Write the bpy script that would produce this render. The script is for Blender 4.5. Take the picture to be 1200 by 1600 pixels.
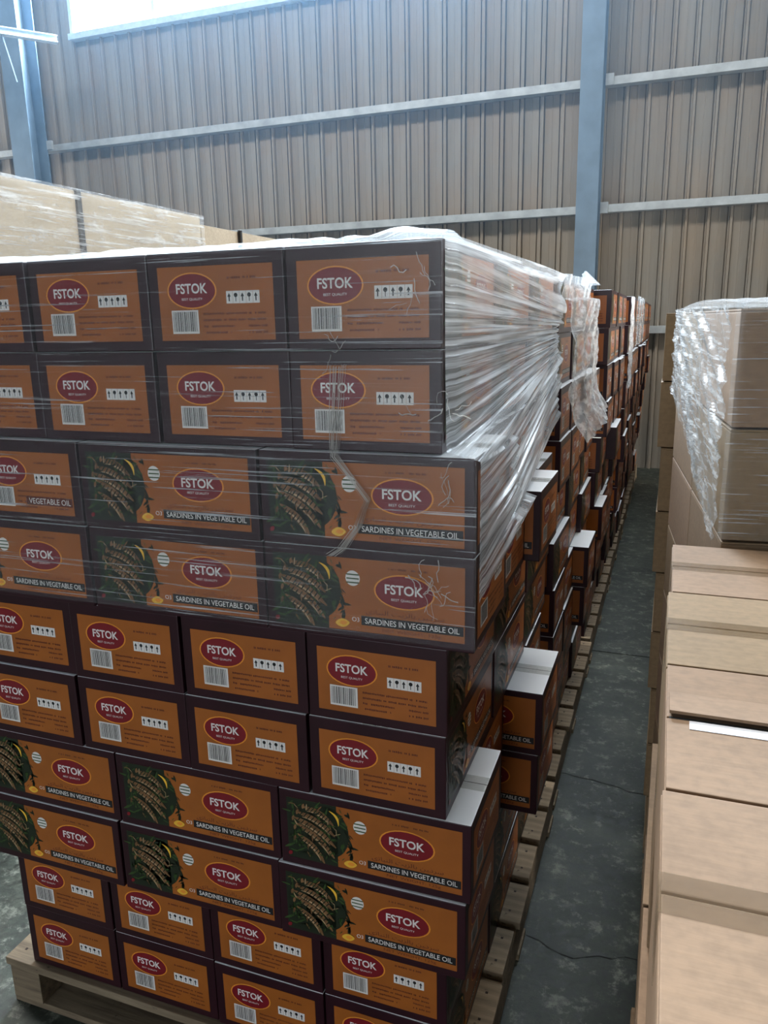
import bpy, bmesh, math, random
from mathutils import Vector, Matrix, Euler
random.seed(7)
for o in list(bpy.data.objects): bpy.data.objects.remove(o)
scene = bpy.context.scene
col = scene.collection
R = math.radians

# ------------------------------------------------------------------ camera
F_PX = 1207.77
YAW, PITCH, ROLL = -0.3564, 0.2398, -0.0204
CAM = Vector((0.3359, -1.1757, 1.6663))
fw = Vector((math.sin(YAW) * math.cos(PITCH), math.cos(YAW) * math.cos(PITCH), -math.sin(PITCH)))
rt = Vector((math.cos(YAW), -math.sin(YAW), 0)); up = rt.cross(fw)
rt2 = rt * math.cos(ROLL) + up * math.sin(ROLL); up2 = -rt * math.sin(ROLL) + up * math.cos(ROLL)
cd = bpy.data.cameras.new('camera'); cam = bpy.data.objects.new('camera', cd); col.objects.link(cam)
cd.sensor_fit = 'VERTICAL'; cd.sensor_height = 24.0; cd.lens = 24.0 * F_PX / 1600.0
cd.clip_start = 0.01; cd.clip_end = 200
cam.matrix_world = Matrix(((rt2.x, up2.x, -fw.x, CAM.x), (rt2.y, up2.y, -fw.y, CAM.y), (rt2.z, up2.z, -fw.z, CAM.z), (0, 0, 0, 1)))
scene.camera = cam

# ------------------------------------------------------------------ world, daylight, exposure
w = bpy.data.worlds.new('sky'); scene.world = w; w.use_nodes = True
w.node_tree.nodes['Background'].inputs[0].default_value = (0.80, 0.90, 1.0, 1)
w.node_tree.nodes['Background'].inputs[1].default_value = 4.0
scene.view_settings.view_transform = 'Standard'; scene.view_settings.look = 'None'
scene.view_settings.exposure = 0.35; scene.view_settings.gamma = 1.0; scene.view_settings.use_curve_mapping = False

def area(name, loc, direction, sx, sy, power, color):
    l = bpy.data.lights.new(name, 'AREA'); l.shape = 'RECTANGLE'; l.size = sx; l.size_y = sy; l.energy = power; l.color = color
    o = bpy.data.objects.new(name, l); col.objects.link(o); o.location = loc
    o.rotation_euler = Vector(direction).to_track_quat('-Z', 'Y').to_euler()
    return o
# daylight at the openings: the glazed strip of the back wall, the roof lights, the gate behind the camera
area('window_daylight_a', (-4.0, 8.14, 6.15), (0, -1, -0.001), 6.3, 1.4, 4400, (0.78, 0.89, 1.0))
area('window_daylight_b', (3.2, 8.14, 6.15), (0, -1, -0.001), 6.4, 1.4, 1000, (0.85, 0.93, 1.0))
area('rooflight_daylight_a', (-3.2, 1.9, 8.55), (0, 0, -1), 9.0, 1.5, 640, (1.0, 0.94, 0.86))
area('added_side_light_a', (11.95, 5.0, 2.25), (-1, 0, 0.0), 5.0, 4.4, 760, (1.0, 0.92, 0.80))  # unseen side gate, added to light the back wall from low down
area('added_side_light_b', (-13.95, 5.0, 2.25), (1, 0, 0.0), 5.0, 4.4, 360, (1.0, 0.92, 0.80))  # its unseen counterpart on the left, also added for low side light
area('gate_daylight', (-1.0, -9.9, 2.3), (0, 1, 0), 5.0, 4.4, 42, (1.0, 0.93, 0.84))

# ------------------------------------------------------------------ material helpers
def new_mat(name):
    m = bpy.data.materials.new(name); m.use_nodes = True
    nt = m.node_tree; b = nt.nodes['Principled BSDF']
    return m, nt, b
def N(nt, t, **k):
    n = nt.nodes.new(t)
    for a, v in k.items(): setattr(n, a, v)
    return n
def coords(nt, scale=(1, 1, 1), kind='Object', loc=(0, 0, 0)):
    tc = N(nt, 'ShaderNodeTexCoord'); mp = N(nt, 'ShaderNodeMapping')
    mp.inputs['Scale'].default_value = scale; mp.inputs['Location'].default_value = loc
    nt.links.new(tc.outputs[kind], mp.inputs['Vector']); return mp.outputs[0]
def noise(nt, vec, scale, detail=4, rough=0.55):
    n = N(nt, 'ShaderNodeTexNoise'); n.inputs['Scale'].default_value = scale; n.inputs['Detail'].default_value = detail
    n.inputs['Roughness'].default_value = rough; nt.links.new(vec, n.inputs['Vector']); return n.outputs['Fac']
def ramp(nt, fac, stops):
    r = N(nt, 'ShaderNodeValToRGB'); e = r.color_ramp.elements
    while len(e) < len(stops): e.new(0.5)
    for k, (p, c) in enumerate(stops):
        e[k].position = p; e[k].color = (c[0], c[1], c[2], 1) if not isinstance(c, (int, float)) else (c, c, c, 1)
    nt.links.new(fac, r.inputs[0]); return r.outputs[0]
def mixc(nt, fac, a, b, mode='MIX'):
    n = N(nt, 'ShaderNodeMix', data_type='RGBA', blend_type=mode)
    for sock, v in ((n.inputs[0], fac), (n.inputs[6], a), (n.inputs[7], b)):
        if isinstance(v, (int, float)): sock.default_value = v
        elif isinstance(v, tuple): sock.default_value = (v[0], v[1], v[2], 1)
        else: nt.links.new(v, sock)
    return n.outputs[2]
def bump(nt, b, h, strength=0.3, dist=0.01):
    n = N(nt, 'ShaderNodeBump'); n.inputs['Strength'].default_value = strength; n.inputs['Distance'].default_value = dist
    nt.links.new(h, n.inputs['Height']); nt.links.new(n.outputs[0], b.inputs['Normal'])

def plain(name, c, rough=0.5, metal=0.0, spec=0.5, var=0.12, nscale=14):
    m, nt, b = new_mat(name)
    f = noise(nt, coords(nt), nscale, 5)
    lo = tuple(x * (1 - var) for x in c); hi = tuple(min(1, x * (1 + var)) for x in c)
    nt.links.new(ramp(nt, f, [(0.3, lo), (0.7, hi)]), b.inputs['Base Color'])
    b.inputs['Roughness'].default_value = rough; b.inputs['Metallic'].default_value = metal
    b.inputs['Specular IOR Level'].default_value = spec
    return m

M = {}
M['maroon'] = plain('maroon_print', (0.026, 0.006, 0.010), 0.36, spec=0.3, var=0.2)
M['orange'] = plain('orange_print', (0.33, 0.096, 0.014), 0.36, spec=0.4, var=0.14, nscale=9)
M['red'] = plain('red_print', (0.19, 0.008, 0.014), 0.36, spec=0.4)
M['gold'] = plain('gold_print', (0.75, 0.27, 0.03), 0.36, spec=0.4)
M['white_ink'] = plain('white_print', (0.72, 0.68, 0.64), 0.4, spec=0.4, var=0.03)
M['black_ink'] = plain('black_print', (0.012, 0.011, 0.012), 0.4, spec=0.4)
M['dark_red_ink'] = plain('dark_red_print', (0.10, 0.018, 0.01), 0.4, spec=0.4)
M['leaf_dark'] = plain('dark_leaf_print', (0.012, 0.018, 0.008), 0.36, spec=0.4)
M['leaf'] = plain('leaf_print', (0.035, 0.07, 0.016), 0.36, spec=0.4)
M['fish'] = plain('grilled_fish_print', (0.17, 0.085, 0.035), 0.36, spec=0.4, var=0.45, nscale=60)
M['fish_light'] = plain('fish_belly_print', (0.36, 0.24, 0.13), 0.36, spec=0.4, var=0.4, nscale=70)
M['lemon'] = plain('lemon_print', (0.75, 0.42, 0.04), 0.36, spec=0.4)
M['carton_white'] = plain('white_carton_liner', (0.84, 0.85, 0.86), 0.42, spec=0.4, var=0.05, nscale=6)

def kraft(name, c, seed=0.0, rough=0.75):
    m, nt, b = new_mat(name)
    v = coords(nt, (1, 1, 1), loc=(seed, seed, seed))
    f1 = noise(nt, v, 5, 6); f2 = noise(nt, coords(nt, (20, 160, 160)), 1.0, 3); f3 = noise(nt, v, 90, 3)
    base = ramp(nt, f1, [(0.25, tuple(x * 0.84 for x in c)), (0.75, tuple(min(1, x * 1.1) for x in c))])
    base = mixc(nt, 0.16, base, ramp(nt, f2, [(0.3, 0.25), (0.7, 0.9)]), 'MULTIPLY')
    base = mixc(nt, 0.18, base, ramp(nt, f3, [(0.35, 0.3), (0.6, 1.0)]), 'MULTIPLY')
    nt.links.new(base, b.inputs['Base Color']); b.inputs['Roughness'].default_value = rough
    b.inputs['Specular IOR Level'].default_value = 0.3
    bump(nt, b, f2, 0.12, 0.002)
    return m
M['kraft'] = kraft('kraft_board', (0.265, 0.172, 0.098))
M['kraft_b'] = kraft('kraft_board_pinkish', (0.275, 0.175, 0.104), 3.0)
M['kraft_c'] = kraft('kraft_board_yellowish', (0.255, 0.170, 0.090), 7.0)
M['kraft_pale'] = kraft('pale_kraft_board', (0.48, 0.39, 0.28), 5.0)

def wood():
    m, nt, b = new_mat('pallet_wood')
    v = coords(nt, (3, 40, 40)); f = noise(nt, v, 1.2, 6, 0.65); g = noise(nt, coords(nt), 3.0, 5); k = noise(nt, coords(nt), 34, 2)
    base = ramp(nt, f, [(0.25, (0.09, 0.065, 0.042)), (0.5, (0.22, 0.165, 0.105)), (0.8, (0.36, 0.285, 0.19))])
    base = mixc(nt, 0.5, base, ramp(nt, g, [(0.3, (0.45, 0.42, 0.38)), (0.7, (1, 0.96, 0.9))]), 'MULTIPLY')
    base = mixc(nt, ramp(nt, k, [(0.68, 0.0), (0.74, 0.8)]), base, (0.03, 0.02, 0.012))
    nt.links.new(base, b.inputs['Base Color']); b.inputs['Roughness'].default_value = 0.8
    bump(nt, b, f, 0.4, 0.003); return m
M['wood'] = wood()
M['nail'] = plain('rusty_nail', (0.03, 0.02, 0.015), 0.6, 0.6)

def concrete():
    m, nt, b = new_mat('floor_concrete')
    v = coords(nt)
    f = noise(nt, v, 3.0, 9, 0.66); g = noise(nt, v, 38, 8, 0.75); h = noise(nt, coords(nt, (1, 1, 1), loc=(4, 9, 0)), 14.0, 10, 0.78)
    base = ramp(nt, f, [(0.34, (0.014, 0.021, 0.015)), (0.5, (0.038, 0.050, 0.037)), (0.66, (0.080, 0.092, 0.068))])
    base = mixc(nt, ramp(nt, h, [(0.53, 0.0), (0.60, 0.85)]), base, (0.20, 0.215, 0.175))
    base = mixc(nt, ramp(nt, h, [(0.34, 0.85), (0.45, 0.0)]), base, (0.012, 0.018, 0.016))
    base = mixc(nt, 0.8, base, ramp(nt, g, [(0.40, 0.18), (0.58, 1.0)]), 'MULTIPLY')
    nt.links.new(base, b.inputs['Base Color'])
    nt.links.new(ramp(nt, g, [(0.3, 0.42), (0.7, 0.75)]), b.inputs['Roughness'])
    bump(nt, b, g, 0.25, 0.004); return m
M['concrete'] = concrete()
M['crack'] = plain('crack_dirt', (0.008, 0.009, 0.009), 0.9)

def cladding():
    m, nt, b = new_mat('wall_cladding_paint')
    streak = noise(nt, coords(nt, (5, 5, 0.3)), 1.2, 5, 0.55); blot = noise(nt, coords(nt, (1, 1, 1)), 0.9, 5); fine = noise(nt, coords(nt, (60, 60, 2)), 1, 3)
    base = ramp(nt, streak, [(0.3, (0.180, 0.165, 0.140)), (0.7, (0.245, 0.226, 0.194))])
    base = mixc(nt, ramp(nt, blot, [(0.42, 0.0), (0.70, 0.55)]), base, (0.26, 0.18, 0.11))
    base = mixc(nt, 0.12, base, ramp(nt, fine, [(0.3, 0.4), (0.7, 1.0)]), 'MULTIPLY')
    nt.links.new(base, b.inputs['Base Color']); b.inputs['Roughness'].default_value = 0.55
    b.inputs['Specular IOR Level'].default_value = 0.35
    return m
M['clad'] = cladding()
M['steel'] = plain('blue_grey_steel_paint', (0.115, 0.165, 0.215), 0.5, 0.0, 0.4, 0.15, 4)
M['girt'] = plain('galvanised_girt', (0.36, 0.38, 0.38), 0.45, 0.35, 0.5, 0.2, 6)
M['frame'] = plain('window_frame_paint', (0.42, 0.50, 0.56), 0.45)
M['roof'] = plain('roof_sheet_paint', (0.10, 0.105, 0.11), 0.6)

def glass():
    m = bpy.data.materials.new('window_glass'); m.use_nodes = True; nt = m.node_tree; nt.nodes.clear()
    t = N(nt, 'ShaderNodeBsdfTransparent'); t.inputs[0].default_value = (0.95, 0.98, 1, 1); g = N(nt, 'ShaderNodeBsdfGlossy'); g.inputs['Roughness'].default_value = 0.08
    x = N(nt, 'ShaderNodeMixShader'); x.inputs[0].default_value = 0.06; o = N(nt, 'ShaderNodeOutputMaterial')
    nt.links.new(t.outputs[0], x.inputs[1]); nt.links.new(g.outputs[0], x.inputs[2]); nt.links.new(x.outputs[0], o.inputs[0]); return m
M['glass'] = glass()

def film_mat(name, base, streak, su, sv, lo=0.55, hi=0.72, tint=(0.86, 0.9, 0.93), cross=0.0, rough=0.2, bumpk=0.5, extra=0.0):
    """thin polythene: clear where it lies flat, milky where it is folded; UV u runs along the folds, v across"""
    m = bpy.data.materials.new(name); m.use_nodes = True; nt = m.node_tree; nt.nodes.clear()
    v = coords(nt, (su, sv, 1), 'UV')
    f = noise(nt, v, 1.0, 5, 0.62); mask = ramp(nt, f, [(lo, 0.0), (hi, 1.0)])
    big = noise(nt, coords(nt, (3, 4, 1), 'UV'), 1.0, 3)
    mul = N(nt, 'ShaderNodeMath', operation='MULTIPLY'); nt.links.new(mask, mul.inputs[0]); nt.links.new(ramp(nt, big, [(0.35, 0.25), (0.65, 1.0)]), mul.inputs[1])
    fac = N(nt, 'ShaderNodeMath', operation='MULTIPLY_ADD', use_clamp=True); nt.links.new(mul.outputs[0], fac.inputs[0]); fac.inputs[1].default_value = streak; fac.inputs[2].default_value = base
    out = fac.outputs[0]
    if cross:
        f2 = noise(nt, coords(nt, (cross, cross, 1), 'UV', (5, 2, 0)), 1.0, 4, 0.6)
        a2 = N(nt, 'ShaderNodeMath', operation='MULTIPLY_ADD', use_clamp=True); nt.links.new(ramp(nt, f2, [(0.55, 0.0), (0.7, 1.0)]), a2.inputs[0]); a2.inputs[1].default_value = extra; nt.links.new(out, a2.inputs[2]); out = a2.outputs[0]
    t = N(nt, 'ShaderNodeBsdfTransparent'); t.inputs[0].default_value = (0.97, 0.98, 0.98, 1)
    p = N(nt, 'ShaderNodeBsdfPrincipled'); p.inputs['Base Color'].default_value = (*tint, 1); p.inputs['Roughness'].default_value = rough
    p.inputs['Specular IOR Level'].default_value = 0.8
    tr = N(nt, 'ShaderNodeBsdfTranslucent'); tr.inputs[0].default_value = (*tint, 1)
    x0 = N(nt, 'ShaderNodeMixShader'); x0.inputs[0].default_value = 0.35; nt.links.new(p.outputs[0], x0.inputs[1]); nt.links.new(tr.outputs[0], x0.inputs[2])
    bm_ = N(nt, 'ShaderNodeBump'); bm_.inputs['Strength'].default_value = bumpk; bm_.inputs['Distance'].default_value = 0.004
    nt.links.new(f, bm_.inputs['Height']); nt.links.new(bm_.outputs[0], p.inputs['Normal'])
    x = N(nt, 'ShaderNodeMixShader'); o = N(nt, 'ShaderNodeOutputMaterial')
    nt.links.new(out, x.inputs[0]); nt.links.new(t.outputs[0], x.inputs[1]); nt.links.new(x0.outputs[0], x.inputs[2]); nt.links.new(x.outputs[0], o.inputs[0])
    return m
M['film_front'] = film_mat('stretch_film_flat', 0.065, 0.80, 2.4, 110, 0.565, 0.68, bumpk=0.2)
M['film_fan'] = film_mat('stretch_film_gathered', 0.32, 1.0, 1.4, 55, 0.45, 0.57, bumpk=0.9)
M['film_top'] = film_mat('stretch_film_top', 0.30, 0.6, 3, 40, 0.5, 0.65, tint=(0.85, 0.92, 0.98))
M['film_crumple'] = film_mat('stretch_film_crumpled', 0.36, 0.5, 7, 14, 0.48, 0.6, cross=16, extra=0.5)
M['film_kraft'] = film_mat('stretch_film_over_kraft', 0.14, 0.75, 5, 34, 0.50, 0.62, cross=12, extra=0.35)
M['film_strand'] = film_mat('stretch_film_strand', 0.45, 0.4, 10, 10, tint=(0.9, 0.87, 0.82))
M['tape'] = film_mat('clear_packing_tape', 0.16, 0.25, 30, 30, tint=(0.8, 0.74, 0.62), rough=0.12)
M['tape_brown'] = film_mat('brown_packing_tape', 0.20, 0.3, 30, 30, tint=(0.27, 0.175, 0.095), rough=0.14)
M['tape_white'] = plain('white_tape', (0.62, 0.63, 0.65), 0.3)

# ------------------------------------------------------------------ mesh helpers
class MB:
    def __init__(s): s.v = []; s.f = []; s.m = []; s.uv = None
    def box(s, x0, x1, y0, y1, z0, z1, mi=0):
        n = len(s.v)
        s.v += [(x0, y0, z0), (x1, y0, z0), (x1, y1, z0), (x0, y1, z0), (x0, y0, z1), (x1, y0, z1), (x1, y1, z1), (x0, y1, z1)]
        for q in ((0, 3, 2, 1), (4, 5, 6, 7), (0, 1, 5, 4), (1, 2, 6, 5), (2, 3, 7, 6), (3, 0, 4, 7)):
            s.f.append(tuple(n + i for i in q)); s.m.append(mi)
    def poly(s, pts, mi=0):
        n = len(s.v); s.v += [tuple(p) for p in pts]; s.f.append(tuple(range(n, n + len(pts)))); s.m.append(mi)
    def tube(s, pts, r, mi=0, k=6):
        n = len(s.v); P = [Vector(p) for p in pts]
        for i, p in enumerate(P):
            d = (P[min(i + 1, len(P) - 1)] - P[max(i - 1, 0)]).normalized()
            a = d.cross(Vector((0.13, 0.2, 0.97)))
            if a.length < 1e-3: a = d.cross(Vector((1, 0, 0)))
            a.normalize(); b = d.cross(a)
            rr = r[i] if isinstance(r, (list, tuple)) else r
            for j in range(k):
                t = 2 * math.pi * j / k; s.v.append(tuple(p + (a * math.cos(t) + b * math.sin(t)) * rr))
        for i in range(len(P) - 1):
            for j in range(k):
                s.f.append((n + i * k + j, n + i * k + (j + 1) % k, n + (i + 1) * k + (j + 1) % k, n + (i + 1) * k + j)); s.m.append(mi)
    def mesh(s, name, mats, bevel=0.0, smooth=False):
        me = bpy.data.meshes.new(name); me.from_pydata(s.v, [], s.f)
        for m in mats: me.materials.append(M[m] if isinstance(m, str) else m)
        for p, mi in zip(me.polygons, s.m): p.material_index = mi; p.use_smooth = smooth
        if bevel:
            bm = bmesh.new(); bm.from_mesh(me)
            bmesh.ops.bevel(bm, geom=list(bm.edges), offset=bevel, segments=2, affect='EDGES', profile=0.6); bm.to_mesh(me); bm.free()
        me.update(); return me
def link(name, me, parent=None, loc=None, rz=0.0, rot=None):
    o = bpy.data.objects.new(name, me); col.objects.link(o)
    if parent is not None: o.parent = parent
    if loc is not None: o.location = loc
    if rot is not None: o.rotation_euler = rot
    elif rz: o.rotation_euler = (0, 0, rz)
    return o
def tag(o, label=None, cat=None, group=None, kind=None):
    if label: o['label'] = label
    if cat: o['category'] = cat
    if group: o['group'] = group
    if kind: o['kind'] = kind
    return o
def empty(name, loc=(0, 0, 0), rz=0):
    o = bpy.data.objects.new(name, None); o.empty_display_size = 0.05; col.objects.link(o); o.location = loc; o.rotation_euler = (0, 0, rz); return o

# ------------------------------------------------------------------ the setting
WY = 8.0
def slab_mesh(x0, x1, y0, y1):
    b = MB(); b.box(x0, x1, y0, y1, -0.12, 0.0); return b.mesh('slab', ['concrete'], 0.004)
fb = MB(); fb.box(-14, 12, -10, 8.4, -0.3, -0.10); floor = tag(link('floor', fb.mesh('floor', ['crack'])), 'dark teal-grey concrete warehouse floor with cracks', kind='structure')
ys = [-10, -2.4, 2.672, 8.3]
xs = [-14, -5.2, 5.0, 12]
for i in range(3):
    for j in range(3):
        link('slab', slab_mesh(xs[i] + 0.003, xs[i + 1] - 0.003, ys[j] + 0.004, ys[j + 1] - 0.004), floor)
def crack(y0, seed, amp, x0=-0.4, x1=0.9, wd=0.0018):
    rnd = random.Random(seed); b = MB(); n = 40; pts = []
    y = y0
    for i in range(n + 1):
        x = x0 + (x1 - x0) * i / n; y += rnd.uniform(-amp, amp); pts.append((x, y + 0.03 * math.sin(i * 0.35 + seed)))
    for a, c in zip(pts[:-1], pts[1:]):
        ww = wd * rnd.uniform(0.5, 1.4)
        b.poly([(a[0], a[1] - ww, 0.0006), (c[0], c[1] - ww, 0.0006), (c[0], c[1] + ww, 0.0006), (a[0], a[1] + ww, 0.0006)])
    return b.mesh('crack', ['crack'])
link('crack', crack(1.47, 3, 0.012), floor); link('crack', crack(0.62, 5, 0.014, wd=0.0015), floor)

wall = tag(empty('wall_back', (0, WY, 0)), 'tan ribbed metal cladding wall with steel girts', kind='structure')
PITCH_RIB = 0.2175
def sheet_mesh(nrib, z0, z1):
    prof = []
    for k in range(nrib):
        x = k * PITCH_RIB
        prof += [(x, 0), (x + 0.070, 0), (x + 0.073, -0.0025), (x + 0.079, -0.0025), (x + 0.082, 0), (x + 0.150, 0), (x + 0.152, 0.034), (x + 0.160, 0.034), (x + 0.162, 0),
                 (x + 0.176, 0), (x + 0.181, -0.034), (x + 0.203, -0.034), (x + 0.208, 0), (x + 0.209, 0.026), (x + 0.2135, 0.026), (x + 0.2145, 0)]
    prof.append((nrib * PITCH_RIB + 0.004, 0.0))
    b = MB(); n = len(prof)
    for (x, y) in prof: b.v.append((x, y, z0))
    for (x, y) in prof: b.v.append((x, y, z1))
    for (x, y) in prof: b.v.append((x, y + 0.0015, z0))
    for (x, y) in prof: b.v.append((x, y + 0.0015, z1))
    for i in range(n - 1):
        b.f.append((i, i + 1, n + i + 1, n + i)); b.m.append(0)
        b.f.append((2 * n + i + 1, 2 * n + i, 3 * n + i, 3 * n + i + 1)); b.m.append(0)
    return b.mesh('cladding_sheet', ['clad'])
ZS, ZT = 5.36, 6.95
sw = 4 * PITCH_RIB
m_low, m_mid = sheet_mesh(4, 0.0, ZS - 0.06), sheet_mesh(4, ZT + 0.06, 8.6)
x = -7.22
k = 0
xs_list = [-7.22 + sw * i for i in range(-7, 19)]
for i, x in enumerate(xs_list):
    link('cladding_sheet', m_low, wall, (x, 0.003 * (i % 2), 0)); link('cladding_sheet', m_mid, wall, (x, 0.003 * (i % 2), 0))
link('cladding_sheet', sheet_mesh(4, ZS - 0.06, ZT + 0.06), wall, (-7.22 - sw, 0.0, 0))
# vertical lap strip seen on the lower tier
# girts: channel rails fixed to the inside of the cladding
def girt_mesh(x0, x1):
    b = MB(); b.box(x0, x1, -0.155, -0.033, -0.004, 0.0); b.box(x0, x1, -0.155, -0.150, -0.075, -0.004); b.box(x0, x1, -0.155, -0.033, -0.079, -0.075); return b.mesh('girt', ['girt'])
COLX = [-8.02, -0.60, 6.9]
for z in (1.54, 2.80, 4.03):
    for a, c in ((-13.5, COLX[0] - 0.02), (COLX[0] + 0.02, COLX[1] - 0.02), (COLX[1] + 0.02, COLX[2] - 0.02), (COLX[2] + 0.02, 11.5)):
        link('girt', girt_mesh(a, c), wall, (0, 0, z + 0.04))
# window strips with frames, mullions and panes
def window(name, x0, x1, n, where):
    w_ = tag(empty(name, (0, WY, 0)), 'high strip window in the back wall, ' + where, kind='structure')
    b = MB(); b.box(x0 - 0.05, x1 + 0.05, -0.11, 0.05, ZS - 0.07, ZS); b.box(x0 - 0.05, x1 + 0.05, -0.06, 0.05, ZT, ZT + 0.07)
    b.box(x0 - 0.05, x0, -0.06, 0.05, ZS, ZT); b.box(x1, x1 + 0.05, -0.06, 0.05, ZS, ZT); link('window_frame', b.mesh('window_frame', ['frame']), w_)
    st = (x1 - x0) / n
    for i in range(n):
        if i: mb = MB(); mb.box(-0.022, 0.022, -0.04, 0.04, ZS, ZT); link('mullion', mb.mesh('mullion', ['frame']), w_, (x0 + i * st, 0, 0))
        pb = MB(); pb.box(0.023, st - 0.023, 0.0, 0.005, ZS + 0.001, ZT - 0.001); link('pane', pb.mesh('pane', ['glass']), w_, (x0 + i * st, 0, 0))
window('window_1', -7.20, -1.08, 5, 'blown out by daylight'); window('window_2', -0.10, 6.45, 5, 'right of the middle column'); window('window_3', -13.2, -8.5, 4, 'left of the corner column')
fillb = sheet_mesh(4, ZS - 0.06, ZT + 0.06)
link('cladding_sheet', fillb, wall, (-1.03, 0.0, 0)); link('cladding_sheet', fillb, wall, (6.5, 0.0, 0))

# steel columns standing inside the wall
def column(x, label, w=0.22, d=0.30, yf=7.52):
    b = MB(); b.box(-w / 2, w / 2, 0, 0.016, 0, 8.6); b.box(-w / 2, w / 2, d - 0.016, d, 0, 8.6); b.box(-0.006, 0.006, 0.016, d - 0.016, 0, 8.6)
    o = tag(empty('trim_1', (x, yf, 0)), label, kind='structure'); link('column_shaft', b.mesh('column_shaft', ['steel']), o)
    pb = MB(); pb.box(-0.2, 0.2, -0.08, d + 0.06, 0, 0.02); link('base_plate', pb.mesh('base_plate', ['steel']), o)
    for z in (1.54, 2.80, 4.03):
        cb = MB(); cb.box(w / 2, w / 2 + 0.08, d - 0.02, d + 0.02, z - 0.05, z + 0.06); link('cleat', cb.mesh('cleat', ['girt']), o)
    return o
c1 = column(-0.605, 'blue-grey steel column against the cladding'); c1.name = 'trim_1'
c0 = column(-7.78, 'hazy blue steel column at the window corner', 0.32, 0.30, 7.42); c0.name = 'trim_2'
# eave strut with its knee brace at the left column
eb = MB(); eb.box(-1.6, 0.0, -0.05, 0.05, -0.012, 0.0); eb.box(-1.6, 0.0, -0.005, 0.005, -0.07, -0.012); eb.box(-1.6, 0, -0.05, 0.05, -0.082, -0.07)
es = tag(empty('trim_3', (-6.99, 7.38, 5.15), math.atan2(.53, .42)), 'bright steel strut running to the left column', kind='structure'); link('strut_beam', eb.mesh('strut_beam', ['frame']), es)
kb = MB(); kb.tube([(-.62, 0, -.08), (-.50, 0.1, -.55)], 0.014); link('knee_brace', kb.mesh('knee_brace', ['steel']), es)

# rest of the shell
def shell(name, fn, label):
    b = MB(); fn(b); return tag(link(name, b.mesh(name, ['roof'])), label, kind='structure')
def side_wall(a, c):
    def fn(b): b.box(a, c, -10, 2.5, 0, 8.6); b.box(a, c, 7.5, 8.3, 0, 8.6); b.box(a, c, 2.5, 7.5, 4.5, 8.6)  # gate opening added so the side light can enter
    return fn
shell('wall_left', side_wall(-14.1, -14), 'grey side wall of the warehouse with a gate opening added for light')
shell('wall_right', side_wall(12, 12.1), 'grey opposite side wall of the warehouse with a gate opening added for light')
def rear(b):
    b.box(-14, -3.5, -10.1, -10, 0, 8.6); b.box(1.5, 12, -10.1, -10, 0, 8.6); b.box(-3.5, 1.5, -10.1, -10, 4.5, 8.6)
shell('wall_rear', rear, 'grey rear wall with an open gate')
def roof(b):
    for a, c in ((-10, 1.1), (2.7, 8.3)): b.box(-14, 12, a, c, 8.6, 8.68)
    for a, c in ((1.1, 2.7),): b.box(-14, -7.8, a, c, 8.6, 8.68); b.box(1.4, 12, a, c, 8.6, 8.68)
shell('ceiling', roof, 'dark sheet roof with a long rooflight')

# ------------------------------------------------------------------ printed sardine cartons
W, L, H, PZ = 0.2665, 0.3847, 0.165, 0.14
TOP = PZ + 10 * H
cW, cL, cH = W - 0.0035, L - 0.0035, H - 0.0012

def text2d(s, height, offset=0.0, spacing=1.0):
    cu = bpy.data.curves.new('t', 'FONT'); cu.body = s; cu.size = 1.0; cu.resolution_u = 3; cu.offset = offset; cu.space_character = spacing
    ob = bpy.data.objects.new('t', cu); col.objects.link(ob)
    dg = bpy.context.evaluated_depsgraph_get(); me = ob.evaluated_get(dg).to_mesh()
    vs = [(v.co.x, v.co.y) for v in me.vertices]; fs = [tuple(p.vertices) for p in me.polygons]
    ob.evaluated_get(dg).to_mesh_clear(); bpy.data.objects.remove(ob); bpy.data.curves.remove(cu)
    if not vs: return [], [], 0
    x0 = min(v[0] for v in vs); x1 = max(v[0] for v in vs); y0 = min(v[1] for v in vs); y1 = max(v[1] for v in vs)
    k = height / (y1 - y0)
    return [((v[0] - (x0 + x1) / 2) * k, (v[1] - (y0 + y1) / 2) * k) for v in vs], fs, (x1 - x0) * k
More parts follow.
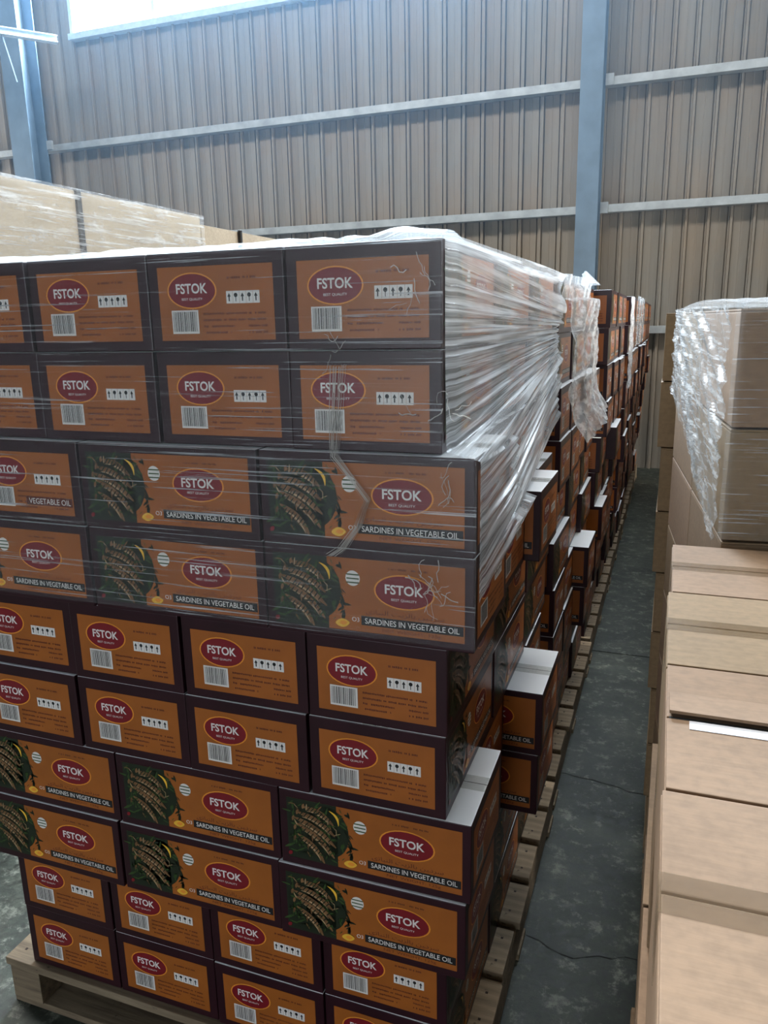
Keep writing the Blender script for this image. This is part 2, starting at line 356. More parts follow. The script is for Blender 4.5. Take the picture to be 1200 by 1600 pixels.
class Print:
    """flat print laid out in (u right, v up, layer)"""
    def __init__(s): s.b = MB()
    def rect(s, u0, u1, v0, v1, lay, mi): e = 0.00022 * lay; s.b.poly([(u0, v0, e), (u1, v0, e), (u1, v1, e), (u0, v1, e)], mi)
    def ell(s, u, v, a, c, lay, mi, n=28):
        e = 0.00022 * lay; s.b.poly([(u + a * math.cos(t), v + c * math.sin(t), e) for t in [2 * math.pi * i / n for i in range(n)]], mi)
    def text(s, str_, u, v, h, lay, mi, width=None, offset=0.0):
        vs, fs, wd = text2d(str_, h, offset); kx = width / wd if width and wd else 1.0
        n = len(s.b.v); e = 0.00022 * lay
        s.b.v += [(u + p[0] * kx, v + p[1], e) for p in vs]; s.b.f += [tuple(n + i for i in f) for f in fs]; s.b.m += [mi] * len(fs)
    def fine(s, u0, u1, v, h, lay, mi, seed):
        rr = random.Random(seed); u = u0
        while u < u1:
            w_ = h * rr.uniform(0.35, 0.6)
            if rr.random() < 0.84: s.rect(u, min(u + w_, u1), v - h * rr.uniform(0.3, 0.5), v + h * rr.uniform(0.3, 0.5), lay, mi)
            u += w_ * 1.45
    def leaf(s, u, v, ln, wd, ang, lay, mi, bend=0.0):
        e = 0.00022 * lay; ca, sa = math.cos(ang), math.sin(ang); up_, dn = [], []
        for i in range(9):
            t = i / 8; x_ = (t - 0.5) * ln; h_ = wd * math.sin(math.pi * min(1, t * 0.92 + 0.04)) ** 0.8; y_ = bend * (1 - (2 * t - 1) ** 2)
            up_.append((x_, y_ + h_)); dn.append((x_, y_ - h_))
        for i in range(8):
            q = [up_[i], up_[i + 1], dn[i + 1], dn[i]][::-1]
            s.b.poly([(u + x_ * ca - y_ * sa, v + x_ * sa + y_ * ca, e) for x_, y_ in q], mi)
PM = ['orange', 'red', 'gold', 'white_ink', 'black_ink', 'dark_red_ink', 'leaf_dark', 'leaf', 'fish', 'fish_light', 'lemon']
OR, RE, GO, WH, BK, DR, LD, LF, FI, FL, LE = range(11)
def logo(p, u, v, a, c):
    p.ell(u, v, a, c, 2, GO); p.ell(u, v, a * 0.945, c * 0.925, 3, RE)
    p.text('FSTOK', u, v + c * 0.12, c * 0.56, 4, WH, a * 1.26, 0.022); p.text('BEST QUALITY', u, v - c * 0.47, c * 0.16, 4, WH, a * 0.84)
def end_print(variant=0):
    p = Print(); pw, ph = cW - 0.040, cH - 0.041
    V = lambda v: ph / 2 - 0.003 - v * ph
    U = lambda u: -pw / 2 + u * pw
    p.rect(U(0), U(1), V(1), V(0), 1, OR)
    logo(p, U(0.30), V(0.325), pw * 0.220, ph * 0.245)
    p.rect(U(0.105), U(0.345), V(0.905), V(0.585), 2, WH)
    rnd = random.Random(4); x_ = 0.117
    while x_ < 0.33:
        wd = rnd.choice((0.003, 0.005, 0.008)); p.rect(U(x_), U(min(x_ + wd, 0.334)), V(0.875), V(0.605), 3, BK); x_ += wd + rnd.choice((0.004, 0.006))
    # handling symbols: arrows, umbrella, glass, chevrons in small white boxes
    x_ = 0.60
    for i in range(5):
        p.rect(U(x_), U(x_ + 0.055), V(0.51), V(0.345), 2, WH)
        if i % 2 == 0: p.b.poly([(U(x_ + 0.010), V(0.42), .0007), (U(x_ + 0.040), V(0.42), .0007), (U(x_ + 0.025), V(0.37), .0007)], BK); p.rect(U(x_ + 0.02), U(x_ + 0.03), V(0.48), V(0.42), 3, BK)
        else: p.ell(U(x_ + 0.025), V(0.40), pw * 0.016, ph * 0.03, 3, BK, 10); p.rect(U(x_ + 0.022), U(x_ + 0.028), V(0.485), V(0.40), 3, BK)
        x_ += 0.057
    for i in range(4):   # small print, too fine to read in the photograph
        p.fine(U(0.39), U(0.93 if i < 2 else 0.66), V(0.64 + 0.085 * i), ph * 0.034, 2, DR, 20 + i)
        if i > 1: p.fine(U(0.78), U(0.94), V(0.64 + 0.085 * i), ph * 0.034, 2, DR, 30 + i)
    p.fine(U(0.60), U(0.86), V(0.17), ph * 0.036, 2, DR, 40)
    if variant: p.text('VEGETABLE OIL', U(0.74), V(0.79), ph * 0.09, 4, WH, pw * 0.46); p.rect(U(0.48), U(0.99), V(0.86), V(0.72), 3, DR)
    return p.b
ARAB = '\uFEB3\uFEAE\uFEA9\uFBFF\uFEE6 \uFE91\uFE8E\uFEDF\uFEB0\uFBFE\uFE96 \uFE8D\uFEDF\uFEE8\uFE92\uFE8E\uFE97\uFBFC'
def side_print():
    p = Print(); pw, ph = cL - 0.032, cH - 0.032
    p.rect(-pw / 2, pw / 2, -ph / 2, ph / 2, 1, OR)
    U = lambda u: -pw / 2 + u * pw
    V = lambda v: ph / 2 - v * ph
    rnd = random.Random(11)
    # dish photograph: dark dill bed, grilled fish, lemon
    p.rect(U(0.0), U(0.30), V(1.0), V(0.0), 2, LD); p.ell(U(0.24), V(0.46), pw * 0.13, ph * 0.42, 2, LD)
    for i in range(150):
        u_, v_ = rnd.uniform(0.01, 0.39), rnd.uniform(0.03, 0.97)
        if u_ > 0.31 and abs(v_ - 0.46) > 0.36: continue
        p.leaf(U(u_), V(v_), pw * rnd.uniform(0.03, 0.085), ph * rnd.uniform(0.008, 0.022), rnd.uniform(0, 6.28), 3, LF if rnd.random() < 0.42 and u_ < 0.34 else LD)
    for i, (u_, v_, ln, a_) in enumerate(((0.19, 0.22, 0.20, 0.35), (0.175, 0.36, 0.25, 0.25), (0.165, 0.50, 0.29, 0.10), (0.17, 0.64, 0.28, -0.30), (0.14, 0.79, 0.22, -0.55))):
        an = -0.55 + a_ * 0.4
        p.leaf(U(u_), V(v_), pw * ln, ph * 0.05, an, 4, FI, ph * 0.05)
        p.leaf(U(u_), V(v_ + 0.028), pw * ln * 0.72, ph * 0.013, an, 5, FL, ph * 0.05)
        for q in range(9):
            t = (q - 4) / 9 * ln * 0.85; p.leaf(U(u_ + t * 0.85), V(v_ + t * 1.1 - 0.045), ph * 0.12, ph * 0.009, 0.9, 6, LD)
        p.leaf(U(u_ - ln * 0.44), V(v_ - ln * 0.58), ph * 0.09, ph * 0.022, 1.3, 5, FI)
    for i in range(46):
        p.leaf(U(rnd.uniform(0.02, 0.34)), V(rnd.uniform(0.06, 0.94)), pw * rnd.uniform(0.02, 0.05), ph * rnd.uniform(0.004, 0.012), rnd.uniform(0, 6.28), 7, rnd.choice((LF, LD, LD, FI, FL)))
    p.leaf(U(0.285), V(0.20), ph * 0.26, ph * 0.020, -1.0, 8, LE, ph * 0.05)
    p.leaf(U(0.375), V(0.90), pw * 0.075, ph * 0.06, 0.1, 8, LE); p.leaf(U(0.38), V(0.895), pw * 0.04, ph * 0.03, 0.1, 9, GO)
    p.leaf(U(0.012), V(0.93), pw * 0.03, ph * 0.03, 0.8, 7, RE)
    # quality stamp
    p.ell(U(0.435), V(0.27), pw * 0.038, ph * 0.105, 2, WH)
    for dv in (-0.055, 0.0, 0.055): p.rect(U(0.402), U(0.468), V(0.27 + dv + 0.012), V(0.27 + dv - 0.006), 3, LF)
    logo(p, U(0.70), V(0.40), pw * 0.155, ph * 0.235)
    try: p.text(ARAB[::-1], U(0.70), V(0.715), ph * 0.085, 2, DR, pw * 0.40)
    except Exception: pass
    p.rect(U(0.475), U(0.995), V(0.905), V(0.775), 2, BK); p.text('SARDINES IN VEGETABLE OIL', U(0.735), V(0.84), ph * 0.078, 3, WH, pw * 0.48, 0.006)
    p.text('O3', U(0.445), V(0.835), ph * 0.06, 3, WH); p.text('NET WEIGHT: 125g', U(0.735), V(0.952), ph * 0.055, 2, DR, pw * 0.30)
    p.fine(U(0.62), U(0.82), V(0.10), ph * 0.03, 2, DR, 50)
    return p.b
def place_print(b, face, name):
    """map (u,v,e) print on a face of the carton standing at the origin"""
    q = MB(); q.f = list(b.f); q.m = list(b.m); zc = cH / 2
    for (u, v, e) in b.v:
        e += 0.0002
        if face == '-y': q.v.append((u, -cL / 2 - e, zc + v))
        elif face == '+y': q.v.append((-u, cL / 2 + e, zc + v))
        elif face == '+x': q.v.append((cW / 2 + e, u, zc + v))
        else: q.v.append((-cW / 2 - e, -u, zc + v))
    return q.mesh(name, PM)
ep, ep2, sp_ = end_print(), end_print(1), side_print()
PR = {f: place_print(ep, f, 'end_print') for f in ('-y', '+y')}
PR.update({f: place_print(sp_, f, 'side_print') for f in ('+x', '-x')})
PR['-y2'] = place_print(ep2, '-y', 'end_print')
def body_mesh():
    b = MB(); b.box(-cW / 2, cW / 2, -cL / 2, cL / 2, 0, cH); me = b.mesh('carton_body', ['maroon', 'carton_white'], 0.0022)
    for p in me.polygons:
        if p.normal.z > 0.85: p.material_index = 1
    return me
BODY = body_mesh()
tb = MB(); tb.box(-0.024, 0.024, -cL / 2 - 0.0005, cL / 2 + 0.0005, cH, cH + 0.0004); TAPE = tb.mesh('tape', ['tape'])
sb = MB(); sb.box(-0.0006, 0.0006, -cL / 2, cL / 2, cH, cH + 0.0003); SEAM = sb.mesh('flap_seam', ['maroon'])
ORD = ['zeroth', 'first', 'second', 'third', 'fourth', 'fifth', 'sixth', 'seventh', 'eighth', 'ninth', 'tenth']
rj = random.Random(21)
def carton(x, y, z, rz, faces, label, group, tape=False):
    o = link('sardine_carton', BODY, None, (x, y, z + 0.0006), rz)
    tag(o, label, 'carton', group)
    for f in faces: link('end_print' if 'y' in f else 'side_print', PR[f], o)
    if tape: link('tape', TAPE, o); link('flap_seam', SEAM, o)
    return o
ROWTYPE = 'AABBAABBAA'
rown = lambda r: 'top row' if r == 1 else ('bottom row' if r == 10 else ORD[r] + ' row from top')
# ---- nearest stack
OFF = {1: (0, 0), 2: (0, 0), 3: (.059, -.019), 4: (.059, -.019), 5: (.011, -.009), 6: (.008, -.009), 7: (.054, -.012), 8: (.047, -.011), 9: (0, .02), 10: (0, .02)}
SIDE = {(7, 2): .043, (8, 2): .043, (7, 1): -.05, (8, 1): -.045, (4, 2): .022, (3, 1): -.052, (3, 2): -.055, (3, 3): -.055, (7, 3): -.045, (8, 3): -.045, (4, 3): -.03, (4, 1): -.012}
for r in range(1, 11):
    z = PZ + (10 - r) * H; dx, dy = OFF[r]
    if ROWTYPE[r - 1] == 'A':
        for i in range(4):
            lab = f'sardine carton, barcode end panel showing, {ORD[i + 1]} from right corner, {rown(r)}, nearest stack'
            carton(dx - (i + .5) * W + rj.uniform(-.001, .001), dy + L / 2 + rj.uniform(-.003, .003), z, rj.uniform(-.006, .006), ['-y', '+x'] if i == 0 else ['-y'], lab, 'cartons on front of nearest stack', i == 0 and r in (1, 5, 6, 9))
        for j in (1, 2):
            carton(dx - W / 2 + rj.uniform(-.006, .004), dy + (j + .5) * L + 0.002 * j, z, rj.uniform(-.006, .006), ['+x'], f'sardine carton on aisle side of nearest stack, {rown(r)}, {ORD[j + 1]} from corner', 'cartons on aisle side of nearest stack', True)
    else:
        for i in range(3):
            if r == 3 and i == 2:
                carton(dx - 2 * L - W / 2 - .003, dy + L / 2, z, 0, ['-y2'], 'sardine carton turned end-on beside two long panels, third row from top, nearest stack', 'cartons on front of nearest stack'); continue
            lab = f'sardine carton, grilled-fish side panel showing, {ORD[i + 1]} from right corner, {rown(r)}, nearest stack'
            carton(dx - (i + .5) * L + rj.uniform(-.001, .001), dy + W / 2 + rj.uniform(-.003, .003), z, -math.pi / 2 + rj.uniform(-.006, .006), ['+x', '+y'] if i == 0 else ['+x'], lab, 'cartons on front of nearest stack', i == 0)
        for j in (1, 2, 3):
            carton(dx - L / 2 + SIDE.get((r, j), 0), dy + (j + .5) * W + .004 * j, z, -math.pi / 2 + rj.uniform(-.01, .01), ['+y', '+x'], f'sardine carton on aisle side of nearest stack, {rown(r)}, {ORD[j + 1]} from corner', 'cartons on aisle side of nearest stack', True)
# ---- stacks farther along the aisle (only their aisle side is seen)
FAR = [(1.25, 0.0, 'second'), (2.50, 0.066, 'third'), (3.75, 0.10, 'fourth'), (5.00, 0.11, 'fifth'), (6.25, 0.10, 'sixth')]
FOFF = {(2, 7, 2): .06, (2, 6, 1): .0, (2, 8, 2): .05, (3, 7, 0): .03, (3, 5, 1): .05, (4, 6, 0): .04}
for si, (Y0, lean, nm) in enumerate(FAR):
    s = si + 2
    for r in range(1, 11):
        z = PZ + (10 - r) * H; dx, dy = OFF[r]; dx = dx * 0.35 + lean * (z / TOP); A = ROWTYPE[r - 1] == 'A'
        for j in range(3 if A else 4):
            jx = rj.uniform(-.008, .006) + FOFF.get((s, r, j), 0) + (rj.choice((0, 0, 0, 0, .02)) if r > 2 else 0)
            lab = f'sardine carton, {nm} stack along the aisle, {rown(r)}, {ORD[j + 1]} from near end'
            if A: carton(dx - W / 2 + jx, Y0 + (j + .5) * L + .002 * j, z, rj.uniform(-.01, .01), ['+x', '-y'] if j == 0 else ['+x'], lab, f'cartons of {nm} stack', False)
            else: carton(dx - L / 2 + jx, Y0 + .02 + (j + .5) * W + .004 * j, z, -math.pi / 2 + rj.uniform(-.012, .012), ['+y', '+x'], lab, f'cartons of {nm} stack', False)

# ------------------------------------------------------------------ pallets
def make_pallet(x0, x1, y0, y1, label, group):
    o = tag(empty('wooden_pallet', ((x0 + x1) / 2, (y0 + y1) / 2, 0)), label, 'pallet', group)
    wX, wY = x1 - x0, y1 - y0; n = 7; bw = 0.145; st = (wY - bw) / (n - 1); rp = random.Random(int(y0 * 100) + 3)
    key = (round(wX, 3),)
    for i in range(n):
        wI = bw if i else bw
        b = MB(); b.box(-wX / 2 - rp.uniform(0, .008), wX / 2 + rp.uniform(-.006, .006), -wI / 2, wI / 2, 0.118, 0.139)
        d = link('deck_board', b.mesh('deck_board', ['wood'], 0.002), o, (0, -wY / 2 + bw / 2 + i * st, 0))
        nb = MB()
        for sx in (-wX / 2 + .03, wX / 2 - .03, wX / 2 - .075):
            for sy in (-.035, .04): nb.box(sx - .003, sx + .003, sy - .003, sy + .003, 0.139, 0.1396)
        tag(link('nail_heads', nb.mesh('nail_heads', ['nail']), d), kind='stuff')
    for sx in (-wX / 2 + .05, 0, wX / 2 - .05):
        b = MB(); b.box(-.045, .045, -wY / 2 + .005, wY / 2 - .005, 0.02, 0.117); link('stringer', b.mesh('stringer', ['wood'], .002), o, (sx, 0, 0))
    for sy in (-wY / 2 + .06, 0, wY / 2 - .06):
        b = MB(); b.box(-wX / 2, wX / 2, -.05, .05, 0.0, 0.019); link('bottom_board', b.mesh('bottom_board', ['wood'], .002), o, (0, sy, 0))
    return o
make_pallet(-1.142, .05, .008, 1.205, 'worn wooden pallet under the nearest sardine stack', 'pallets along the aisle')
for (Y0, lean, nm) in FAR: make_pallet(-1.142, .045, Y0 - .01, Y0 + 1.20, f'worn wooden pallet under the {nm} sardine stack back', 'pallets along the aisle')

# ------------------------------------------------------------------ kraft cartons
def kraft_carton(name, sx, sy, sz, seamdir, mat, tape='tape_brown', style='closed'):
    """returns list of (part name, mesh); seam across X or Y; origin at base centre"""
    t = 0.0035; parts = []
    b = MB(); b.box(-sx / 2, sx / 2, -sy / 2, sy / 2, 0, sz - 2 * t); parts.append(('body', b.mesh('body', [mat], 0.002)))
    for sgn in (-1, 1):
        b = MB()
        if seamdir == 'x': b.box(-sx / 2 + .001, sx / 2 - .001, *sorted((sgn * .0012, sgn * (sy / 2))), sz - 2 * t, sz - t)
        else: b.box(*sorted((sgn * .0012, sgn * (sx / 2))), -sy / 2 + .001, sy / 2 - .001, sz - 2 * t, sz - t)
        parts.append(('flap', b.mesh('flap', [mat], 0.0012)))
    if tape:
        b = MB(); hw = 0.018
        if seamdir == 'x': b.box(-sx / 2 - .0008, sx / 2 + .0008, -hw, hw, sz - t, sz - t + .0005); b.box(-sx / 2 - .0008, -sx / 2 - .0002, -hw, hw, sz - .055, sz - t)
        else: b.box(-hw, hw, -sy / 2 - .0008, sy / 2 + .0008, sz - t, sz - t + .0005); b.box(-hw, hw, -sy / 2 - .0008, -sy / 2 - .0002, sz - .055, sz - t)
        parts.append(('tape', b.mesh('tape', [tape])))
    return parts
def put_kraft(parts, loc, rz, label, group):
    o = tag(empty('cardboard_carton', loc, rz), label, 'carton', group)
    for nm, me in parts: link(nm, me, o)
    return o
HK = 0.171; BW, BL = 0.2216, 0.385
kA = [kraft_carton('a', BL - .002, BW - .003, HK, 'x', mm) for mm in ('kraft', 'kraft_b', 'kraft_c')]
kA_noTape = kraft_carton('a', BL - .002, BW - .003, HK, 'x', 'kraft_b', None)
kB = [kraft_carton('b', BW - .003, BL - .003, HK, 'y', mm) for mm in ('kraft', 'kraft_b', 'kraft_c')]
rk = random.Random(5)
RXT = {1: .351, 2: .352, 3: .343, 4: .345, 5: .350, 6: .340, 7: .336}
near_nm = ['farthest', 'second farthest', 'third farthest', 'fourth farthest', 'fifth farthest']
for lay in range(1, 8):
    z = PZ + (7 - lay) * HK; xx = RXT[lay]
    ln = 'top layer' if lay == 1 else ORD[lay] + ' layer from top'
    if lay in (1, 2, 5, 6):
        for i in range(4):
            yc = .026 - (i + .5) * BW; jx = rk.uniform(-.004, .004) if lay > 1 else (0.0, -.004, -.003, -.004)[i]
            parts = kA_noTape if (lay == 1 and i == 2) else kA[(i + lay) % 3]
            lab = f'brown carton, {near_nm[i]} of low right stack, {ln}'
            o = put_kraft(parts, (xx + BL / 2 + jx, yc, z), rk.uniform(-.008, .008), lab, 'cartons of low right stack')
            if lay == 1 and i == 2:
                # lifted flap and the loose white tape along its open seam
                b = MB(); b.box(-BL / 2 + .004, BL / 2, .0015, .045, 0, .002)
                b.v = [(x_, y_, z_ + HK - .0034 + .004 * max(0, (.045 - y_) / .045) * (1 if z_ > .001 else .8)) for x_, y_, z_ in b.v]
                link('lifted_flap_edge', b.mesh('lifted_flap_edge', ['kraft_b']), o)
                b = MB(); b.box(-BL / 2 + .02, -BL / 2 + .105, -.017, -.003, HK - .0034, HK - .0028); link('loose_white_tape', b.mesh('loose_white_tape', ['tape_white']), o)
                b = MB(); b.box(-BL / 2 + .004, BL / 2, -.0015, .0015, HK - .0042, HK - .0034); link('open_seam', b.mesh('open_seam', ['crack']), o)
    else:
        for i in range(3):
            yc = .040 - (i + .5) * BL
            lab = f'lengthwise brown carton, {near_nm[i]} of low right stack, {ln}'
            put_kraft(kB[(i + lay) % 3], (xx + BW / 2 + rk.uniform(-.005, .003), yc, z), rk.uniform(-.006, .006), lab, 'cartons of low right stack')
make_pallet(.34, 1.40, -1.12, .05, 'wooden pallet under the low right-hand carton stack', 'pallets along the aisle')
# tall wrapped stack behind it, slightly turned
R2 = Matrix.Translation((.420, .055, 0)) @ Matrix.Rotation(R(5.4), 4, 'Z')
for lay in range(1, 10):
    z = PZ + (9 - lay) * HK
    ln = 'top layer' if lay == 1 else ORD[lay] + ' layer from top'
    for j in range(2):
        p = R2 @ Vector((BW / 2, (j + .5) * BL, z))
        put_kraft(kB[(j + lay) % 3], p, R(5.4), f'wrapped brown carton, tall right stack, {ln}, {ORD[j + 1]} from front', 'cartons of tall right stack')
    p = R2 @ Vector((BW * 1.5, .5 * BL, z))
    put_kraft(kB[(lay + 1) % 3], p, R(5.4), f'wrapped brown carton, tall right stack, {ln}, right of the front corner carton', 'cartons of tall right stack')
make_pallet(.44, 1.50, .12, .86, 'wooden pallet under the tall wrapped right-hand stack', 'pallets along the aisle')
# third stack on the right
kR3 = kraft_carton('c', .30, BL - .003, HK, 'y', 'kraft_c')
for lay in range(1, 10):
    z = PZ + (9 - lay) * HK; ln = 'top layer' if lay == 1 else ORD[lay] + ' layer from top'
    for j in range(2):
        put_kraft(kR3, (.306 + .15 + .004 * (lay - 1) + (.006 if lay % 2 else 0), .95 + (j + .5) * BL, z), 0, f'brown carton, far right stack, {ln}, {ORD[j + 1]} from front', 'cartons of far right stack')
make_pallet(.345, 1.40, .95, 1.74, 'wooden pallet under the far right-hand stack', 'pallets along the aisle')

# unseen large cartons added to block side light from the far sardine stacks
kQ = kraft_carton('q', .62, .84, .342, 'y', 'kraft_pale')
for j in range(6):
    for lay in range(1, 5):
        put_kraft(kQ, (.42 + .31, 2.19 + j * .86 + .42 * 0, PZ + (4 - lay) * .342), 0, f'unseen pale carton added to block side light, {ORD[lay]} layer from top, {ORD[j + 1]} back', 'unseen light-blocking cartons of right row')
for j in range(3): make_pallet(.45, 1.05, 1.80 + j * 1.72, 3.46 + j * 1.72, f'unseen wooden pallet under the added light-blocking cartons, {ORD[j + 1]} back', 'pallets along the aisle')
# tall pale stack beyond the sardine stacks on the left
KX, KZ = -1.90, 2.195
kh = (KZ - PZ) / 6
kP = [kraft_carton('p', .45, .84, kh, 'y', mm) for mm in ('kraft_pale', 'kraft_pale')]
kP2 = [kraft_carton('p', .45, .84, kh * .985, 'y', mm) for mm in ('kraft_pale', 'kraft_pale')]
bays = [(.60, 1.44), (1.47, 2.31), (2.35, 3.19), (3.21, 4.05)]
for bi, (ya, yb) in enumerate(bays):
    n = 6
    for lay in range(1, n + 1):
        
        put_kraft((kP if bi < 2 else kP2)[(bi + lay) % 2], (KX - .225 - (0 if bi < 2 else .02), (ya + yb) / 2, PZ + (n - lay) * kh * (1 if bi < 2 else .985)), 0,
                  f'large pale brown carton behind the sardine stack, {ORD[lay]} layer from top, {ORD[bi + 1]} from left', 'cartons of tall left stack')
make_pallet(-2.9, -1.93, .62, 2.30, 'wooden pallet under the tall pale carton stack behind', 'pallets along the aisle')
make_pallet(-2.9, -1.95, 2.36, 4.04, 'wooden pallet under the second tall pale carton stack', 'pallets along the aisle')
# black strips standing in for the shaded gaps between cartons
def gap_strip(y, z0, z1, label, hw=.0125, dx=-.001):
    b = MB(); b.box(-.010, .010, -hw, hw, z0, z1); o = tag(link('gap_shade_strip', b.mesh('gap_shade_strip', ['black_ink'], .002), None, (KX + dx, y, 0)), label, 'strip'); return o
gap_strip(1.455, PZ, KZ + .003, 'black strip standing in for the shaded gap between two tall pale cartons')
gap_strip(2.71, PZ, KZ - .025, 'thin black strip standing in for a shaded gap in the lower pale cartons', .008, -.0095)

# ------------------------------------------------------------------ stretch film
def film(name, fn, ns, nt, mat, label, parent=None, scale=(1, 1)):
    b = MB(); uv = []
    for i in range(ns + 1):
        for j in range(nt + 1):
            b.v.append(tuple(fn(i / ns, j / nt)))
    for i in range(ns):
        for j in range(nt):
            a = i * (nt + 1) + j; b.f.append((a, a + 1, a + nt + 2, a + nt + 1)); b.m.append(0)
    me = b.mesh(name, [mat], smooth=True)
    ul = me.uv_layers.new(name='UVMap')
    for lp in me.loops:
        i, j = divmod(lp.vertex_index, nt + 1); ul.data[lp.index].uv = (j / nt * scale[0], i / ns * scale[1])
    o = link(name, me, parent)
    if label: tag(o, label, 'stretch film')
    return o
def lerp(a, b, t): return a + (b - a) * t
def pl(tbl, s):
    for (s0, p0), (s1, p1) in zip(tbl[:-1], tbl[1:]):
        if s <= s1: t = (s - s0) / max(1e-9, s1 - s0); return Vector(p0).lerp(Vector(p1), t)
    return Vector(tbl[-1][1])
rf = random.Random(33)
waves = [(rf.uniform(20, 130), rf.uniform(0, 6.28), rf.uniform(.3, 1)) for _ in range(14)]
def wr(s, w=waves): return sum(a * math.sin(f * s + ph) for f, ph, a in w) / 4.0

film1 = tag(empty('stretch_film', (0, 0, 0)), 'clear stretch film around the top four rows of the nearest stack', 'stretch film')
def f_front(s, t):
    x_ = lerp(-1.075, .062, t); z_ = lerp(TOP + .004, TOP - 4 * H + .012, s)
    if z_ > TOP - 2 * H + .02: y_ = -.0055; x_ = lerp(-1.068, .002, t)
    elif z_ > TOP - 2 * H - .004: k_ = (TOP - 2 * H + .02 - z_) / .024; y_ = lerp(-.0055, -.0255, k_); x_ = lerp(lerp(-1.068, .002, t), x_, k_)
    else: y_ = -.0255
    return Vector((x_, y_ - .0012 * abs(wr(s * 2 + t * .05)) - .001 * math.sin(t * 23 + s * 9), z_))
film('front_sheet', f_front, 160, 90, M['film_front'], None, film1)
def f_top(s, t):
    x_ = lerp(-1.07, .004, t); y_ = lerp(-.0055, .62, s ** 1.4)
    bulge = .008 * math.sin(math.pi * min(1, s * 3.2 + .02)) if s < .31 else 0
    b2 = .013 * math.exp(-((x_ + .075) / .05) ** 2) * math.exp(-((y_ - .06) / .06) ** 2)
    return Vector((x_, y_, TOP + .005 + bulge * (.75 + .25 * math.sin(x_ * 21 + 1)) + b2 + .0015 * wr(t * 1.3)))
film('top_sheet', f_top, 60, 120, M['film_top'], None, film1)
FRONT_T = [(0, (.006, -.006, TOP + .004)), (.30, (.006, -.006, TOP - .165)), (.56, (.008, -.006, TOP - 2 * H + .006)), (.60, (.068, -.026, TOP - 2 * H - .004)), (1, (.068, -.026, TOP - 3.42 * H))]
BACK_T = [(0, (.012, 1.20, TOP + .002)), (.06, (.014, 1.20, TOP - .10)), (.25, (.016, 1.21, TOP - .15)), (.60, (.016, 1.21, TOP - .21)), (.85, (.012, 1.17, TOP - .30)), (1, (.012, 1.10, TOP - .41))]
def side_x(y, z):
    if z > TOP - 2 * H - .005: return .006
    if z > TOP - 3 * H: return .062 if y < W else .012
    return .062 if y < 2 * W + .01 else .03
def f_side(s, t):
    a, b_ = pl(FRONT_T, s), pl(BACK_T, s); p = a.lerp(b_, t)
    env = min(1, t * 6) * (.4 + .6 * t)
    p.x = max(p.x, side_x(p.y, p.z) + .007) if t > .02 else p.x
    p.x += .010 * wr(s) * env + .006 * wr(s * 2.1 + 3 + .1 * t) * env + .010 * env
    p.x -= .02 * math.exp(-((t - .985) / .05) ** 2) * (.2 < s < .8)
    p.z += .004 * wr(s * 1.3 + 1) * env
    return p
film('side_sheet', f_side, 300, 70, M['film_fan'], None, film1)
# gathered rope of film down the front, and loose crinkles
def rope(pts, n, r, seed, spread):
    b = MB(); rr = random.Random(seed)
    for k in range(n):
        ox, oz = rr.uniform(-spread, spread), rr.uniform(-.003, .003); q = []
        for i, (x_, y_, z_) in enumerate(pts):
            q.append((x_ + ox * (.3 + .7 * abs(i - len(pts) / 2) / (len(pts) / 2)) + rr.uniform(-.001, .001), y_ + rr.uniform(-.0006, .0006), z_ + oz))
        b.tube(q, r * rr.uniform(.5, 1.2), k=5)
    return b.mesh('gathered_fold', ['film_strand'], smooth=True)
link('gathered_fold', rope([(-.172, -.009, 1.60), (-.178, -.010, 1.53), (-.182, -.011, 1.475), (-.176, -.027, 1.455), (-.150, -.030, 1.425), (-.118, -.031, 1.385), (-.136, -.030, 1.34), (-.165, -.029, 1.30), (-.185, -.029, 1.285)], 20, .0003, 3, .015), film1)
def crinkle(cx, y_, cz, rad, n, seed):
    b = MB(); rr = random.Random(seed)
    for k in range(n):
        a = rr.uniform(0, 6.28); d = rad * rr.random() ** .6; x0, z0 = cx + d * math.cos(a), cz + d * math.sin(a); q = []; th = rr.uniform(0, 6.28)
        for i in range(6):
            q.append((x0, y_ - rr.uniform(0, .002), z0)); th += rr.uniform(-.9, .9); x0 += .006 * math.cos(th); z0 += .008 * math.sin(th)
        b.tube(q, .0006 * rr.uniform(.5, 1.6), k=5)
    return b.mesh('crinkle', ['film_strand'], smooth=True)
link('crinkle', crinkle(-.030, -.029, 1.235, .026, 11, 4), film1); link('crinkle', crinkle(.005, -.029, 1.235, .024, 6, 9), film1)
link('crinkle', crinkle(-.04, -.009, 1.72, .030, 7, 6), film1); link('crinkle', crinkle(.0, -.029, 1.40, .03, 6, 8), film1); link('crinkle', crinkle(-.01, -.009, 1.52, .04, 7, 12), film1)
link('crinkle', crinkle(-.17, -.009, 1.63, .02, 4, 14), film1)

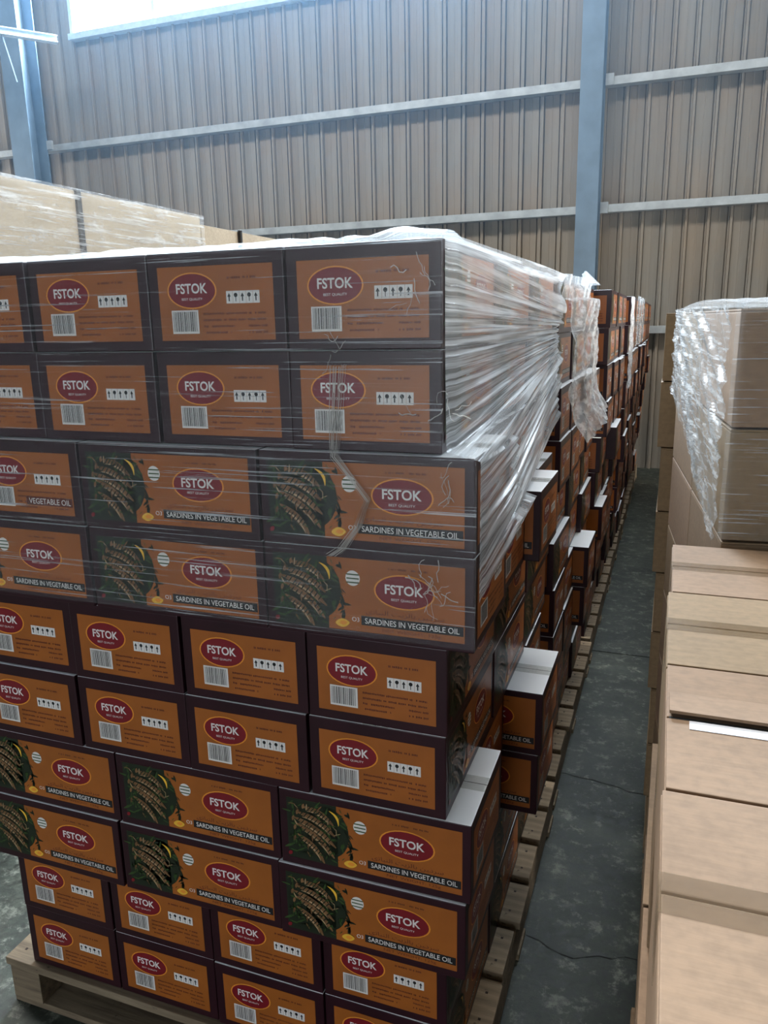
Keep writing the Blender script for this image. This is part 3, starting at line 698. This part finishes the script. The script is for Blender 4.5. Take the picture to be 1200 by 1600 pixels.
# crumpled sheet hanging on the second stack
w2 = [(rf.uniform(8, 40), rf.uniform(0, 6.28), rf.uniform(.4, 1)) for _ in range(9)]
def f_s2(s, t):
    y_ = lerp(1.215, 2.04 - .05 * s, t); z_ = lerp(TOP + .006 + .02 * t, lerp(1.30, 1.33, t), s)
    if t > .72: z_ = lerp(z_, z_, 0) + .0
    x_ = .022 + .018 * wr(s + .6 * t, w2) * .6 + .016 * wr(t * 1.5 - .4 * s + 2, w2) * .6 + .03 * s * (1 - abs(2 * t - 1)) + .03 * (s > .15)
    if s > .8: x_ += .05 * (s - .8) / .2
    return Vector((x_, y_, z_))
film2 = tag(empty('stretch_film', (0, 0, 0)), 'crumpled milky film hanging loose on the second sardine stack back', 'stretch film')
film('hanging_sheet', f_s2, 90, 90, M['film_crumple'], None, film2)
def f_s2p(s, t):
    y_ = lerp(1.9, 2.10, t); z_ = TOP + .004 + .05 * math.sin(math.pi * t) ** 1.0 * (1 - s); return Vector((.02 + .03 * s - .05 * t * (1 - s) + .006 * wr(t, w2), y_, z_))
film('loose_corner', f_s2p, 8, 16, M['film_top'], None, film2)
def f_s3(s, t):
    y_ = lerp(3.42, 3.62, t); z_ = lerp(TOP - .01, 1.28, s); return Vector((.095 + .012 * wr(t * 2 + .5 * s, w2) + .01, y_, z_))
tag(film('stretch_film', f_s3, 40, 20, M['film_crumple'], None), 'narrow strip of film hanging on the third sardine stack back', 'stretch film')
def f_s4(s, t):
    y_ = lerp(3.76, 4.85, t); z_ = lerp(TOP + .004, 1.50, s); return Vector((.118 + .008 * wr(t * 2 + .5 * s, w2), y_, z_))
tag(film('stretch_film', f_s4, 40, 30, M['film_kraft'], None), 'film wrapped round the top rows of the fourth sardine stack back', 'stretch film')

# film on the tall right-hand stack
film3 = tag(empty('stretch_film', (0, 0, 0)), 'shiny wrinkled film around the tall right-hand brown stack', 'stretch film')
RZT = PZ + 9 * HK
def f_r_side(s, t):
    y_ = lerp(0.0, 2 * BL, t); zl = lerp(1.34, 1.60, min(1, t * 1.3)) if t < .77 else 1.60
    zlow = lerp(1.335, 1.50, t); z_ = lerp(RZT + .004, zlow, s)
    x_ = -.006 - .012 * abs(wr(s * 1.2 + t * .8, w2)) - .006 * abs(wr(t * 1.2 + s * .8, waves))
    return R2 @ Vector((x_, y_, z_))
film('side_sheet', f_r_side, 90, 90, M['film_kraft'], None, film3)
def f_r_front(s, t):
    x_ = lerp(-.006, 2 * BW, t); z_ = lerp(RZT + .004, 1.34, s); return R2 @ Vector((x_, -.006 - .0015 * abs(wr(s * 1.5 + t * .1)), z_))
film('front_sheet', f_r_front, 90, 30, M['film_front'], None, film3)
def f_r_top(s, t):
    y_ = lerp(-.006, 2 * BL, s); x_ = lerp(-.006, 2 * BW, t)
    return R2 @ Vector((x_, y_, RZT + .005 + .012 * math.sin(math.pi * min(1, s * 1.1)) * (.8 + .2 * math.sin(t * 9)) + .0015 * wr(t)))
film('top_sheet', f_r_top, 40, 40, M['film_top'], None, film3)

# film on the tall pale stack at the left
film4 = tag(empty('stretch_film', (0, 0, 0)), 'tight glossy film round the tall pale cartons behind', 'stretch film')
def f_l(s, t):
    y_ = lerp(.60, 2.33, t); z_ = lerp(KZ + .003, KZ - 2 * kh, s); return Vector((KX + .013 + .004 * abs(wr(s * .9 + .08 * t)) + .003 * math.sin(t * 17), y_, z_))
film('side_sheet', f_l, 90, 80, M['film_kraft'], None, film4)

# ------------------------------------------------------------------ dusty air in the bay under the windows
hm = bpy.data.materials.new('dusty_air'); hm.use_nodes = True; nt = hm.node_tree; nt.nodes.clear()
vs_ = N(nt, 'ShaderNodeVolumeScatter'); vs_.inputs['Color'].default_value = (0.36, 0.66, 1.0, 1); vs_.inputs['Density'].default_value = 0.0038; vs_.inputs['Anisotropy'].default_value = 0.55
o_ = N(nt, 'ShaderNodeOutputMaterial'); nt.links.new(vs_.outputs[0], o_.inputs['Volume'])
hb = MB(); hb.box(-13.5, 11.5, 2.75, 7.38, 2.30, 8.4)
tag(link('dusty_air', hb.mesh('dusty_air', [hm])), 'faint bluish haze below the high windows', 'haze', kind='stuff')
